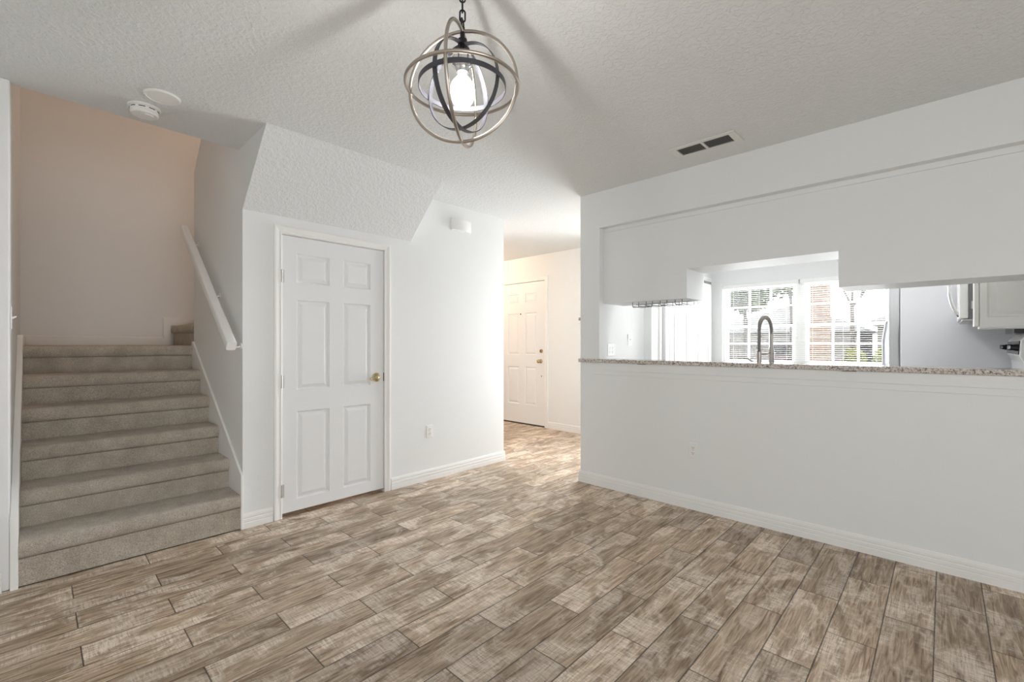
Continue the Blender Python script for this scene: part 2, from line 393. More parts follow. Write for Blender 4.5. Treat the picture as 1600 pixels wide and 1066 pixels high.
# jamb linings
bm = nb(); box(bm, dx0, YD, 0, 1.207, YD+.11, dz); box(bm, 2.022, YD, 0, dx1, YD+.11, dz); box(bm, 1.207, YD, 2.024, 2.022, YD+.11, dz)
struct('trim_3', bm, 'trim', 'white jamb lining of the closet door', 'door trim')
bm = nb(); box(bm, 5.206, fy0, 0, 5.33, 4.283, fz); box(bm, 5.206, 5.209, 0, 5.33, fy1, fz); box(bm, 5.206, 4.283, 2.192, 5.33, 5.209, fz)
struct('trim_4', bm, 'trim', 'white jamb of the front entry door', 'door trim')

# ------------------------------------------------------------------ panelled doors
def panel_slab(W, z0, z1, xs, zs, th=.035, rec=.012, field=.002):
    """slab with recessed, raised-field panels. xs / zs: lists of (a,b) panel spans"""
    bm = nb(); gx = sorted({0, W, *[v for s in xs for v in s]}); gz = sorted({z0, z1, *[v for s in zs for v in s]})
    def q(pts): bm.faces.new([bm.verts.new(p) for p in pts])
    for a, b in zip(gx, gx[1:]):
        for c, d in zip(gz, gz[1:]):
            if (a, b) in xs and (c, d) in zs:
                L = [(0, 0), (.009, rec), (.017, rec), (.040, field)]
                R = [[(a+i, y, c+i), (b-i, y, c+i), (b-i, y, d-i), (a+i, y, d-i)] for i, y in L]
                for r, s in zip(R, R[1:]):
                    for k in range(4): q([r[k], r[(k+1) % 4], s[(k+1) % 4], s[k]])
                q(R[-1])
            else: q([(a, 0, c), (b, 0, c), (b, 0, d), (a, 0, d)])
    q([(0, th, z0), (0, th, z1), (W, th, z1), (W, th, z0)])
    q([(0, 0, z0), (0, 0, z1), (0, th, z1), (0, th, z0)]); q([(W, 0, z0), (W, th, z0), (W, th, z1), (W, 0, z1)])
    q([(0, 0, z1), (W, 0, z1), (W, th, z1), (0, th, z1)]); q([(0, 0, z0), (0, th, z0), (W, th, z0), (W, 0, z0)])
    bmesh.ops.remove_doubles(bm, verts=bm.verts, dist=1e-5)
    return bm
# closet door
d1 = thing('door_1', 'white six-panel closet door with brass lever handle', 'door', (1.21, YD+.004, 0), 0, kind='structure')
obj('door_panel', panel_slab(.808, .030, 2.020, [(.104, .348), (.458, .690)], [(.112, .75), (.905, 1.563), (1.686, 1.90)]), 'door', d1, local=True)
bm = nb()
lathe(bm, [(0, 0), (.038, 0), (.038, .006), (.033, .014), (.018, .018), (.013, .030), (.013, .042), (0, .044)], (.742, 0, .965), (0, -1, 0), 28)
h = obj('door_handle', bm, 'brass', d1, local=True, smooth=40); h['label'] = 'brass round rose'
bm = nb(); tube(bm, [(.742, -.040, .965), (.728, -.048, .966), (.710, -.051, .963), (.690, -.049, .957), (.672, -.045, .955), (.662, -.041, .960)], [.012, .0135, .012, .011, .010, .008], 12)
obj('handle_lever', bm, 'brass', h, local=True, smooth=True)
for z in (1.725, .972, .195):
    bm = nb(); tube(bm, [(-.005, -.016, z-.045), (-.005, -.016, z+.045)], .0065, 10); box(bm, -.012, -.014, z-.045, .012, -.004, z+.045)
    hh = obj('hinge', bm, 'hinge', d1, local=True, smooth=35); hh['label'] = 'satin metal butt hinge'
bm = nb(); box(bm, .809, -.006, .93, .8115, .030, 1.0); o = obj('strike_plate', bm, 'slot', d1, local=True); o['label'] = 'dark latch strike'

# front entry door (seen beyond the closet wall)
d2 = thing('door_2', 'cream six-panel front entry door with brass knob and deadbolt', 'door', (5.212, 5.205, 0), RM90, kind='structure')
obj('door_panel', panel_slab(.918, .022, 2.183, [(.155, .392), (.522, .760)], [(.31, .89), (1.075, 1.72), (1.876, 2.02)], .045), 'door', d2, local=True)
bm = nb(); lathe(bm, [(0, 0), (.032, 0), (.030, .008), (.012, .014), (.012, .035), (.024, .042), (.029, .055), (.024, .066), (0, .070)], (.838, 0, .985), (0, -1, 0), 24)
o = obj('door_knob', bm, 'oldbrass', d2, local=True, smooth=True); o['label'] = 'brass round knob'
bm = nb(); lathe(bm, [(0, 0), (.030, 0), (.027, .012), (.012, .014), (0, .015)], (.848, 0, 1.135), (0, -1, 0), 24); box(bm, .844, -.03, 1.118, .852, -.012, 1.152)
o = obj('deadbolt', bm, 'oldbrass', d2, local=True, smooth=40); o['label'] = 'brass deadbolt'
bm = nb(); lathe(bm, [(0, 0), (.012, 0), (.010, .004), (0, .004)], (.430, 0, 1.707), (0, -1, 0), 16); obj('peephole', bm, 'slot', d2, local=True)
bm = nb(); lathe(bm, [(0, 0), (.009, 0), (.008, .003), (0, .003)], (.852, 0, .762), (0, -1, 0), 14); obj('lock_hole', bm, 'slot', d2, local=True)
bm = nb(); box(bm, 0, .004, .0, .918, .05, .022); o = obj('door_sweep', bm, 'rubber', d2, local=True)

# folding closet doors in the kitchen
d3 = thing('door_3', 'white folding closet doors of narrow panels in the kitchen', 'door', (4.64, 2.186, 0), 0, kind='structure')
for i in range(4):
    bm = panel_slab(.322, .02, 2.0, [(.085, .237)], [(.14, .86), (1.0, 1.62), (1.72, 1.90)], .03, .009)
    bm.transform(Matrix.Translation((.004 + i*.3275, -.0305, 0)))
    obj('door_leaf', bm, 'door', d3, local=True)
bm = nb(); box(bm, 0, -.032, 2.005, 1.315, -.002, 2.03); o = obj('door_track', bm, 'greyslot', d3, local=True); o['label'] = 'grey metal track'
bm = nb(); box(bm, 1.3135, -.030, .02, 1.3185, -.003, 2.005); obj('door_stop', bm, 'greyslot', d3, local=True)
casing('trim_5', (4.64, 2.19, 0), 0, -.03, 1.32, 2.035, 'white casing around the kitchen folding doors', .06)

# ------------------------------------------------------------------ staircase
NOSE = [3.384, 3.647, 3.905, 4.175, 4.450, 4.735]; TOP = [.232, .432, .632, .830, 1.026, 1.228]
st = thing('staircase', 'carpeted beige staircase climbing to a landing', 'staircase', (.44, 3.40, 0))
def step_poly(y, nxt, zb, zt, hb=.088):
    r = y + .022; c = zt - hb/2; P = [(r, zb), (r, zt-hb)]
    for k in range(11):
        a = -PI/2 - PI*k/10
        P.append((y + .036 + .036*math.cos(a), c + hb/2*math.sin(a)))
    P += [(nxt, zt), (nxt, zb)]
    return P
for i, (y, z) in enumerate(zip(NOSE, TOP)):
    zb = .006 if i == 0 else TOP[i-1]
    nxt = NOSE[i+1] + .022 if i < 5 else 5.745
    bm = nb(); prism(bm, step_poly(y, nxt, zb, z), 'x', -.058, .944)
    obj('step' if i < 5 else 'landing', bm, 'carpet', st, bevel=.012, seg=3, smooth=40)
for i in range(4):                                                     # upper flight turning right behind the wall
    x = .955 + .27*i; zb = 1.228 + .2*i; zt = zb + .2; hb = .088
    P = [(x+.022, zb), (x+.022, zt-hb)] + [(x + .036 + .036*math.cos(-PI/2 - PI*k/10), zt - hb/2 + hb/2*math.sin(-PI/2 - PI*k/10)) for k in range(11)] + [(x+.292, zt), (x+.292, zb)]
    bm = nb(); prism(bm, P, 'y', 4.765, 5.725); obj('step', bm, 'carpet', st, bevel=.012, seg=3, smooth=40)
# skirt boards
bm = nb(); prism(bm, [(3.388, 0), (3.388, .365), (4.742, 1.262), (4.775, 1.262), (4.775, 1.05), (3.6, 0)], 'x', .9445, .9595)
struct('trim_6', bm, 'trim', 'white skirt board along the right of the stairs', 'skirt board', bevel=.003)
bm = nb(); prism(bm, [(3.388, 0), (3.388, .37), (4.742, 1.275), (4.775, 1.305), (5.748, 1.305), (5.748, 1.1), (4.9, 1.0), (3.6, 0)], 'x', -.0875, -.0585)
struct('trim_7', bm, 'trim', 'white skirt board along the left of the stairs', 'skirt board', bevel=.003)
bm = nb(); prism(bm, [(-.0585, 1.228), (.925, 1.228), (.925, 1.505), (3.3, 1.505), (3.3, 1.44), (.955, 1.44), (.955, 1.30), (.925, 1.305), (-.0585, 1.305)], 'y', 5.73, 5.7495)
bm.free()
bm = nb(); P1 = [(-.0585, 1.2285), (.958, 1.2285), (.958, 1.430), (1.3, 1.43), (1.3, 1.502), (.898, 1.502), (.898, 1.303), (-.0585, 1.303)]
prism(bm, P1, 'y', 5.728, 5.7495); prism(bm, [(-.0585, 1.303), (.898, 1.303), (.898, 1.502), (1.3, 1.502), (1.3, 1.512), (.888, 1.512), (.888, 1.313), (-.0585, 1.313)], 'y', 5.74, 5.7495)
struct('trim_8', bm, 'trim', 'white stepped skirt board on the landing back wall', 'skirt board', bevel=.003)
# handrail
hr = thing('handrail', 'white round-edged wooden handrail on the stair wall', 'handrail', (.885, 3.37, 1.22))
a = Vector((.885, 3.372, 1.226)); b = Vector((.885, 4.735, 2.232)); d = (b-a).normalized(); up = d.cross(Vector((1, 0, 0))); up = up if up.z > 0 else -up
bm = nb(); sec = []
for cx, cz, a0 in ((.016, .020, 0), (-.016, .020, PI/2), (-.016, -.020, PI), (.016, -.020, 1.5*PI)):
    for k in range(5): t = a0 + k*PI/8; sec.append((cx + .012*math.cos(t), cz + .012*math.sin(t)))
A = [bm.verts.new(a + Vector((1, 0, 0))*u + up*v) for u, v in sec]; B = [bm.verts.new(b + Vector((1, 0, 0))*u + up*v) for u, v in sec]
bm.faces.new(A); bm.faces.new(B)
for i in range(len(sec)): j = (i+1) % len(sec); bm.faces.new((A[i], A[j], B[j], B[i]))
obj('rail', bm, 'trim', hr, smooth=40)
for f in (.045, .42, .90):
    p = a.lerp(b, f); bm = nb()
    tube(bm, [p + Vector((0, 0, -.03)), p + Vector((.03, 0, -.055)), p + Vector((.06, 0, -.05)), Vector((.958, p.y, p.z-.045))], .006, 8)
    lathe(bm, [(0, 0), (.022, 0), (.020, .006), (0, .008)], (.9595, p.y, p.z-.045), (-1, 0, 0), 16)
    obj('bracket', bm, 'plastic', hr, smooth=40)

# ------------------------------------------------------------------ pendant light
pc = Vector((1.005, 1.19, 2.118)); R = .190
pl = thing('pendant_light', 'globe pendant light of crossed metal rings with lit bulb', 'pendant light', pc)
def circle(c, r, ax, n=72):
    ax = Vector(ax).normalized(); u = ax.orthogonal().normalized(); v = ax.cross(u)
    return [Vector(c) + r*(math.cos(2*PI*k/n)*u + math.sin(2*PI*k/n)*v) for k in range(n)]
def az(deg): return Vector((-math.sin(math.radians(deg)), math.cos(math.radians(deg)), 0))     # normal of a vertical ring lying in azimuth deg
for ax, r in ((Vector((0, 0, 1)), R), (az(34.3), R-.001), (az(124.3), R-.002)):
    bm = nb(); tube(bm, circle(pc, r, ax), .0058, 10, True); o = obj('outer_ring', bm, 'nickel', pl, smooth=True); o['label'] = 'taupe metal round ring'
def band(bm, c, r, ax, wd, th, n=72):
    ax = Vector(ax).normalized(); q = []
    for p in circle(c, 1, ax, n):
        e = p - Vector(c); q.append([bm.verts.new(Vector(c) + e*(r+s*th/2) + ax*(t*wd/2)) for s, t in ((-1, -1), (1, -1), (1, 1), (-1, 1))])
    for i in range(n):
        for k in range(4): bm.faces.new((q[i][k], q[i][(k+1) % 4], q[(i+1) % n][(k+1) % 4], q[(i+1) % n][k]))
for ax, r in ((Vector((0, 0, 1)), .147), (az(13), .1445), (az(103), .142)):
    bm = nb(); band(bm, pc, r, ax, .017, .0025); o = obj('inner_ring', bm, 'iron', pl, smooth=35); o['label'] = 'dark flat metal band'
bm = nb(); tube(bm, [pc + Vector((0, 0, .065)), pc + Vector((0, 0, R+.012))], .008, 12); tube(bm, [pc + Vector((0, 0, .14)), pc + Vector((0, 0, .16))], .016, 14)
obj('stem', bm, 'black_metal', pl, smooth=40)
bm = nb(); lathe(bm, [(0, .105), (.030, .105), (.034, .098), (.034, .072), (.026, .066), (.021, .060), (.021, .046), (0, .046)], pc, n=28)
o = obj('socket', bm, 'chrome', pl, smooth=40); o['label'] = 'silver bulb socket'
bm = nb(); lathe(bm, [(0, .048), (.013, .048), (.015, .038), (.024, .027), (.037, .010), (.043, -.012), (.042, -.034), (.033, -.053), (.017, -.065), (0, -.068)], pc, n=28)
o = obj('bulb', bm, 'bulbglass', pl, smooth=True); o['label'] = 'glowing clear bulb'
bm = nb(); lathe(bm, [(0, .028), (.006, .026), (.0065, -.026), (0, -.030)], pc, n=16); obj('filament', bm, 'bulb', o, smooth=True)
def link(p, l, ang, r=.0028, wd=.009):
    c, s = math.cos(ang), math.sin(ang); pts = []
    for k in range(24):
        t = 2*PI*k/24; x = wd*math.cos(t); z = (l/2-wd)*(1 if math.sin(t) > 0 else -1) + wd*math.sin(t)
        pts.append(p + Vector((x*c, x*s, z)))
    bm = nb(); tube(bm, pts, r, 8, True); return bm
ztop = pc.z + R + .012; bm = nb(); tube(bm, circle(pc + Vector((0, 0, R+.026)), .015, az(34)), .0028, 8, True); obj('loop', bm, 'black_metal', pl, smooth=True)
z = ztop + .022; k = 0
while z < H - .03:
    obj('chain_link', link(Vector((pc.x, pc.y, z+.017)), .040, .9 if k % 2 else .9+PI/2), 'black_metal', pl, smooth=True); z += .0335; k += 1
bm = nb(); lathe(bm, [(0, -.03), (.012, -.03), (.05, -.022), (.062, -.008), (.064, 0), (0, 0)], (pc.x, pc.y, H-.0005), n=32); obj('canopy', bm, 'black_metal', pl, smooth=40)

# ------------------------------------------------------------------ ceiling devices
sd = thing('smoke_detector', 'white round smoke detector with dark slots by the stair opening', 'smoke detector', (.425, 3.262, H))
bm = nb(); lathe(bm, [(0, 0), (.076, 0), (.076, -.010), (.070, -.013), (.066, -.013), (.064, -.040), (.058, -.045), (0, -.045)], (.425, 3.262, H-.0005), n=48); obj('housing', bm, 'plastic', sd, smooth=30)
bm = nb()
for k in range(9):
    a0 = 2*PI*k/9
    for j in range(5):
        t = a0 + j*.09; q = t + .09
        pts = [(.425 + r*math.cos(u), 3.262 + r*math.sin(u), zz) for r, u, zz in ((.0668, t, H-.0205), (.0668, q, H-.0205), (.0668, q, H-.0165), (.0668, t, H-.0165))]
        bm.faces.new([bm.verts.new(p) for p in pts])
        pts = [(.425 + r*math.cos(u), 3.262 + r*math.sin(u), zz) for r, u, zz in ((.063, t, H-.0205), (.063, q, H-.0205), (.0668, q, H-.0205), (.0668, t, H-.0205))]
        bm.faces.new([bm.verts.new(p) for p in pts])
o = obj('vent_slots', bm, 'slot', sd); o['label'] = 'dark vent slots'
bm = nb(); lathe(bm, [(0, 0), (.024, 0), (.022, -.004), (0, -.005)], (.44, 3.25, H-.0455), n=24); obj('test_button', bm, 'plastic', sd, smooth=40)
bm = nb(); lathe(bm, [(0, -.001), (.081, -.001), (.081, -.006), (.076, -.011), (.070, -.011), (.068, -.009), (0, -.009)], (.472, 3.045, H), n=48)
tag(obj('cover_plate', bm, 'plastic', smooth=30), 'flat white round blank cover plate on the ceiling beside the smoke detector', 'cover plate')
av = thing('air_vent', 'white ceiling air vent with two dark louvred openings', 'air vent', (3.085, 1.16, H))
vx0, vx1, vy0, vy1 = 2.988, 3.182, .945, 1.372; zf = H-.009
bm = nb(); bx, by = .035, .045
box(bm, vx0, vy0, zf, vx0+bx, vy1, H-.001); box(bm, vx1-bx, vy0, zf, vx1, vy1, H-.001)
box(bm, vx0+bx, vy0, zf, vx1-bx, vy0+by, H-.001); box(bm, vx0+bx, vy1-by, zf, vx1-bx, vy1, H-.001); box(bm, vx0+bx, 1.150, zf, vx1-bx, 1.167, H-.001)
obj('frame', bm, 'ventpaint', av, bevel=.002)
bm = nb(); box(bm, vx0+bx, vy0+by, H-.002, vx1-bx, vy1-by, H-.0006); o = obj('duct_opening', bm, 'slot', av); o['label'] = 'dark duct behind the louvres'
bm = nb()
for k in range(8):
    x = vx0 + bx + .006 + k*.0155
    for y0, y1 in ((vy0+by, 1.150), (1.167, vy1-by)):
        v = [bm.verts.new(p) for p in ((x, y0, zf+.0015), (x, y1, zf+.0015), (x+.0085, y1, zf+.0035), (x+.0085, y0, zf+.0035))]; bm.faces.new(v)
        v2 = [bm.verts.new((p.co.x+.001, p.co.y, p.co.z)) for p in v]; bm.faces.new(v2)
o = obj('louvres', bm, 'louvre', av); o['label'] = 'dark grey louvre slats'

# ------------------------------------------------------------------ outlets, switches, wall boxes
def plate(name, label, cat, loc, rz, gang=1, kind='outlet', group=None):
    t = thing(name, label, cat, loc, rz, group); W = .035 + (gang-1)*.023
    bm = nb(); box(bm, -W, -.006, -.057, W, -.0004, .057); obj('cover_plate', bm, 'plastic', t, bevel=.0025, local=True)
    for g in range(gang):
        cx = (g - (gang-1)/2)*.046
        if kind == 'outlet' or (kind == 'mixed' and g == 1):
            for s in (.0195, -.0195):
                bm = nb(); lathe(bm, [(0, 0), (.0165, 0), (.0155, .0025), (0, .0025)], (cx, -.006, s), (0, -1, 0), 20); r = obj('receptacle', bm, 'plastic', t, local=True, smooth=40)
                bm = nb()
                for q in (-.006, .006): box(bm, cx+q-.0013, -.0089, s, cx+q+.0013, -.0084, s+.008)
                box(bm, cx-.0022, -.0089, s-.009, cx+.0022, -.0084, s-.0045)
                obj('slots', bm, 'slot', r, local=True)
        else:
            bm = nb(); prism(bm, [(-.006, -.006), (-.022, .006), (-.022, .011), (-.006, .006)], 'x', cx-.004, cx+.004); obj('toggle', bm, 'plastic', t, local=True)
    for cx in [(g - (gang-1)/2)*.046 for g in range(gang)]:
        for z in ((0,) if kind == 'outlet' else (.03, -.03)):
            bm = nb(); lathe(bm, [(0, 0), (.0025, 0), (.002, .001), (0, .001)], (cx, -.006, z), (0, -1, 0), 8); obj('screw', bm, 'greyslot', t, local=True)
    return t
plate('wall_outlet', 'white duplex outlet low on the wall right of the closet door', 'outlet', (2.488, YD, .442), 0)
plate('wall_outlet', 'white duplex outlet low on the wall under the granite bar', 'outlet', (XK, 1.362, .442), RM90)
plate('wall_outlet', 'white two-gang outlet plate on kitchen wall just above the bar end', 'outlet', (3.74, 2.275, 1.185), 0, 2, 'outlet')
plate('light_switch', 'white switch plate on kitchen wall, right of the two-gang outlet', 'light switch', (4.09, 2.275, 1.283), 0, 1, 'switch')
plate('light_switch', 'white toggle switch on the wall edge left of the stairs', 'light switch', (-.088, 3.50, 1.375), PI/2, 1, 'switch')
dc = thing('door_chime', 'white doorbell chime box high on the wall near the hall', 'door chime', (2.85, YD, 2.385))
bm = nb(); P = [(-.115, 0), (-.115, -.030)] + [(-.115 + .23*k/10, -.030 - .020*math.sin(PI*k/10)) for k in range(1, 10)] + [(.115, -.030), (.115, 0)]
prism(bm, [(2.85+p, YD-.0005+q) for p, q in P], 'z', 2.335, 2.440); obj('cover', bm, 'plastic', dc, bevel=.004, smooth=40)
bm = nb(); box(bm, 2.74, YD-.012, 2.329, 2.96, YD-.0005, 2.446); obj('base_plate', bm, 'plastic', dc, bevel=.002)
th = thing('thermostat', 'small grey-white thermostat on the entry wall past the pass-through corner', 'thermostat', (5.204, 3.63, 1.575))
bm = nb(); box(bm, 5.180, 3.585, 1.525, 5.2035, 3.675, 1.625); obj('housing', bm, 'plastic', th, bevel=.004)
bm = nb(); box(bm, 5.1785, 3.60, 1.565, 5.1805, 3.66, 1.605); o = obj('display', bm, 'greyslot', th); o['label'] = 'grey display'

# ------------------------------------------------------------------ granite bar, apron, brackets
bm = nb(); prism(bm, [(3.383, -.398), (3.64, -.398), (3.64, 2.180), (3.525, 2.180), (3.402, 2.180), (3.402, 2.395), (3.383, 2.395)], 'z', 1.0785, 1.110)
tag(obj('bar_countertop', bm, 'granite', bevel=.004, seg=2), 'long speckled granite bar top on the pass-through wall', 'countertop')
bm = nb(); box(bm, 3.3945, -.41, 1.012, XK-.0005, 2.245, 1.078); box(bm, 3.3985, -.41, .975, XK-.0005, 2.245, 1.012)
struct('trim_9', bm, 'wallflat', 'painted apron board under the granite bar', 'trim', bevel=.002)
for y, lb in ((1.775, 'dark metal support bracket under the bar near its left end'), (.415, 'dark metal support bracket under the middle of the bar')):
    bm = nb(); box(bm, 3.3795, y-.035, 1.0745, 3.3942, y+.035, 1.0783)
    tag(obj('support_bracket', bm, 'greyslot', bevel=.001), lb, 'bracket', 'brackets under the bar')

# ------------------------------------------------------------------ wall cabinets hung in the pass-through (backs to the dining room)
bm = nb(); prism(bm, [(-.415, 1.596), (.479, 1.596), (.479, 1.823), (1.438, 1.823), (1.438, 1.597), (2.181, 1.597), (2.181, 2.222), (-.415, 2.222)], 'x', 3.466, 3.4745)
struct('wall_panel', bm, 'wallflat', 'continuous painted board closing the pass-through above the bar, with stepped lower edge', 'wall panel')
XB, XF = 3.475, 3.80
def hung(label, y0, y1, z0, nd):
    t = thing('wall_cabinet', label, 'cabinet', (XB, (y0+y1)/2, z0), group='cabinets hung in the pass-through')
    bm = nb(); box(bm, XB, y0, z0, XF, y1, 2.222); obj('body', bm, 'wallflat', t)
    wd = (y1-y0-.006)/nd
    for i in range(nd):
        d = panel_slab(wd-.004, z0+.012, 2.21, [(.06, wd-.064)], [(z0+.072, 2.15)], .02, .006)
        d.transform(Matrix.Translation((XF+.0215, y0+.005+i*wd, 0)) @ Matrix.Rotation(PI/2, 4, 'Z'))
        dr = obj('door', d, 'cab', t)
        bm = nb(); yy = y0 + .005 + i*wd + (.03 if i % 2 else wd-.034); lathe(bm, [(0, 0), (.006, 0), (.006, .012), (.014, .018), (.012, .026), (0, .028)], (XF+.0215, yy, z0+.06), (1, 0, 0), 14)
        obj('knob', bm, 'chrome', dr, smooth=40)
    return t
hung('white wall cabinet over the bar, low left one with the stemware rack', 1.438, 2.181, 1.597, 2)
hung('white wall cabinet over the bar, short raised middle one above the faucet', .480, 1.437, 1.823, 3)
hung('white wall cabinet over the bar, low right one nearest the appliances', -.415, .479, 1.596, 2)
bm = nb(); box(bm, 3.4655, -.415, 2.2235, 3.52, 2.1845, 2.2575); box(bm, 3.465, 2.1815, 1.6, 3.50, 2.1845, 2.2235)
struct('trim_10', bm, 'wallflat', 'painted filler strip above the hung cabinets', 'trim')

# stemware rack under the left cabinet
sr = thing('stemware_rack', 'wire stemware rack hanging under the low left wall cabinet', 'rack', (3.63, 1.72, 1.597))
for k in range(4):
    y = 1.53 + k*.125; bm = nb()
    tube(bm, [(3.53, y-.028, 1.596), (3.53, y-.028, 1.562), (3.535, y-.022, 1.555), (3.535, y+.022, 1.555), (3.53, y+.028, 1.562), (3.53, y+.028, 1.596)], .0038, 6)
    for s in (-.028, .028): tube(bm, [(3.53, y+s, 1.562), (3.76, y+s, 1.562), (3.765, y+s, 1.57), (3.765, y+s, 1.596)], .0038, 6)
    obj('rail', bm, 'hingedark', sr, smooth=True)
bm = nb(); tube(bm, [(3.64, 1.46, 1.585), (3.64, 1.96, 1.585)], .0038, 6); obj('cross_bar', bm, 'hingedark', sr, smooth=True)

# ------------------------------------------------------------------ kitchen counter, sink faucet
bc = thing('base_cabinet', 'white base cabinet run on the kitchen side of the bar', 'cabinet', (3.8, 1.0, 0))
bm = nb(); box(bm, 3.5215, .45, .1, 4.10, 2.272, .873); box(bm, 3.5215, .45, 0, 4.04, 2.272, .1); obj('body', bm, 'cab', bc)
for i in range(4):
    d = panel_slab(.447, .12, .86, [(.06, .387)], [(.18, .80)], .02, .006); d.transform(Matrix.Translation((4.1215, .455+i*.4545, 0)) @ Matrix.Rotation(PI/2, 4, 'Z')); obj('door', d, 'cab', bc)
bm = nb(); box(bm, 3.5215, .45, .8735, 4.14, 2.272, .908); tag(obj('kitchen_countertop', bm, 'granite', bevel=.003), 'granite kitchen worktop carrying the faucet, lower than the bar', 'countertop')
fc = thing('faucet', 'tall spring-neck pull-down kitchen faucet in brushed steel', 'faucet', (3.725, 1.0, .9085))
fx, fy = 3.725, 1.0
ux, uy = .985, -.17                                             # the spout points over the sink
def sp(a_, z): return (fx + ux*a_, fy + uy*a_, z)
bm = nb(); lathe(bm, [(0, 0), (.028, 0), (.028, .010), (.0165, .016), (.0165, .275), (0, .275)], (fx, fy, .9085), n=24); obj('body', bm, 'steel', fc, smooth=40)
bm = nb(); tube(bm, [(fx-.012, fy+.008, 1.09), (fx-.02, fy+.03, 1.10), (fx-.02, fy+.062, 1.125), (fx-.02, fy+.078, 1.135)], [.010, .008, .0065, .006], 10); obj('lever', bm, 'steel', fc, smooth=True)
RA = .100
arc = [(fx, fy, 1.17), (fx, fy, 1.33)] + [sp(RA - RA*math.cos(PI*k/16), 1.345 + RA*math.sin(PI*k/16)) for k in range(17)] + [sp(2*RA, 1.315)]
bm = nb(); tube(bm, arc, .0095, 12); obj('hose', bm, 'applgrey', fc, smooth=True)
def along(pts, n):
    pts = [Vector(p) for p in pts]; L = [0]
    for a_, b_ in zip(pts, pts[1:]): L.append(L[-1] + (b_-a_).length)
    out = []
    for k in range(n):
        s = L[-1]*k/(n-1); i = max(j for j in range(len(L)) if L[j] <= s+1e-9); i = min(i, len(pts)-2)
        f = (s-L[i])/max(L[i+1]-L[i], 1e-9); out.append((pts[i].lerp(pts[i+1], f), (pts[i+1]-pts[i]).normalized()))
    return out
bm = nb(); turns = 56; spring = []; v = Vector((-uy, ux, 0)).normalized()
for k, (p, t) in enumerate(along(arc, turns*10)):
    u = t.cross(v).normalized(); an = 2*PI*k/10; spring.append(p + .0125*(math.cos(an)*u + math.sin(an)*v))
tube(bm, spring, .0027, 5); obj('spring', bm, 'steel', fc, smooth=True)
bm = nb(); lathe(bm, [(0, 0), (.010, 0), (.011, -.02), (.012, -.10), (.018, -.125), (.0185, -.23), (.015, -.236), (0, -.236)], sp(2*RA, 1.32), n=20); obj('spray_head', bm, 'steel', fc, smooth=40)
bm = nb(); tube(bm, [(fx, fy, 1.165), sp(2*RA-.02, 1.172)], .006, 10); tube(bm, circle(sp(2*RA, 1.172), .021, (0, 0, 1), 24), .005, 8, True); obj('holder_arm', bm, 'steel', fc, smooth=True)

# ------------------------------------------------------------------ refrigerator, microwave, range, cabinet by the range
YW = -.418
fr = thing('refrigerator', 'large grey refrigerator seen from its side', 'refrigerator', (5.45, -.05, 0))
bm = nb(); box(bm, 5.0, YW+.01, .03, 5.86, .267, 1.775); obj('body', bm, 'fridge', fr, bevel=.006)
bm = nb(); box(bm, 5.003, .270, .75, 5.43, .345, 1.775); dl = obj('door', bm, 'fridgedoor', fr, bevel=.012); dl['label'] = 'stainless upper left door'
bm = nb(); box(bm, 5.434, .270, .75, 5.857, .345, 1.775); d_r = obj('door', bm, 'fridgedoor', fr, bevel=.012)
bm = nb(); box(bm, 5.003, .270, .06, 5.857, .345, .745); dw = obj('drawer', bm, 'fridgedoor', fr, bevel=.012)
for x, par in ((5.40, dl), (5.465, d_r)):
    bm = nb(); tube(bm, [(x, .346, .86), (x, .385, .90), (x, .405, 1.05), (x, .405, 1.28), (x, .385, 1.44), (x, .346, 1.48)], .011, 10); obj('handle', bm, 'fridgedoor', par, smooth=True)
bm = nb(); tube(bm, [(5.1, .346, .68), (5.15, .395, .685), (5.7, .395, .685), (5.76, .346, .68)], .011, 10); obj('handle', bm, 'fridgedoor', dw, smooth=True)
mw = thing('microwave', 'white microwave over the range with a bowed handle', 'microwave', (4.57, -.25, 1.40))
bm = nb(); box(bm, 4.20, YW+.01, 1.405, 4.955, -.116, 1.82); o = obj('body', bm, 'applgrey', mw, bevel=.003); o['label'] = 'dark grey side casing'
bm = nb(); box(bm, 4.20, -.115, 1.408, 4.955, -.072, 1.82); md = obj('door', bm, 'appl', mw, bevel=.006)
bm = nb(); tube(bm, [(4.255, -.074, 1.425)] + [(4.255, -.074 + .048*math.sin(PI*k/12)**.75, 1.425 + .36*k/12) for k in range(1, 12)] + [(4.255, -.074, 1.785)], .010, 10); obj('handle', bm, 'chrome', md, smooth=True)
bm = nb(); box(bm, 4.21, -.31, 1.393, 4.94, -.085, 1.405); o = obj('vent_grille', bm, 'hinge', mw, bevel=.002)
bm = nb(); box(bm, 4.194, -.150, 1.47, 4.1995, -.128, 1.52); box(bm, 4.19, -.165, 1.492, 4.1995, -.150, 1.497); obj('latch_clip', bm, 'appl', mw)
# end-panelled wall cabinet next to the microwave
wc = thing('wall_cabinet', 'white wall cabinet beside the microwave with raised end panel', 'cabinet', (4.1, -.28, 1.335))
bm = nb(); box(bm, 3.985, YW+.002, 1.335, 4.185, -.156, 2.222); obj('body', bm, 'cab', wc, bevel=.002)
d = panel_slab(.20, 1.35, 2.21, [(.045, .155)], [(1.40, 2.16)], .02, .006); d.transform(Matrix.Translation((4.182, -.134, 0)) @ Matrix.Rotation(PI, 4, 'Z')); obj('door', d, 'cab', wc)
bm = panel_slab(.255, 1.345, 2.215, [(.03, .2545)], [(1.40, 2.16)], .02, .012, .004)
bm.transform(Matrix.Translation((3.9645, -.158, 0)) @ Matrix.Rotation(RM90, 4, 'Z')); o = obj('end_panel', bm, 'cab', wc); o['label'] = 'raised-frame end panel'
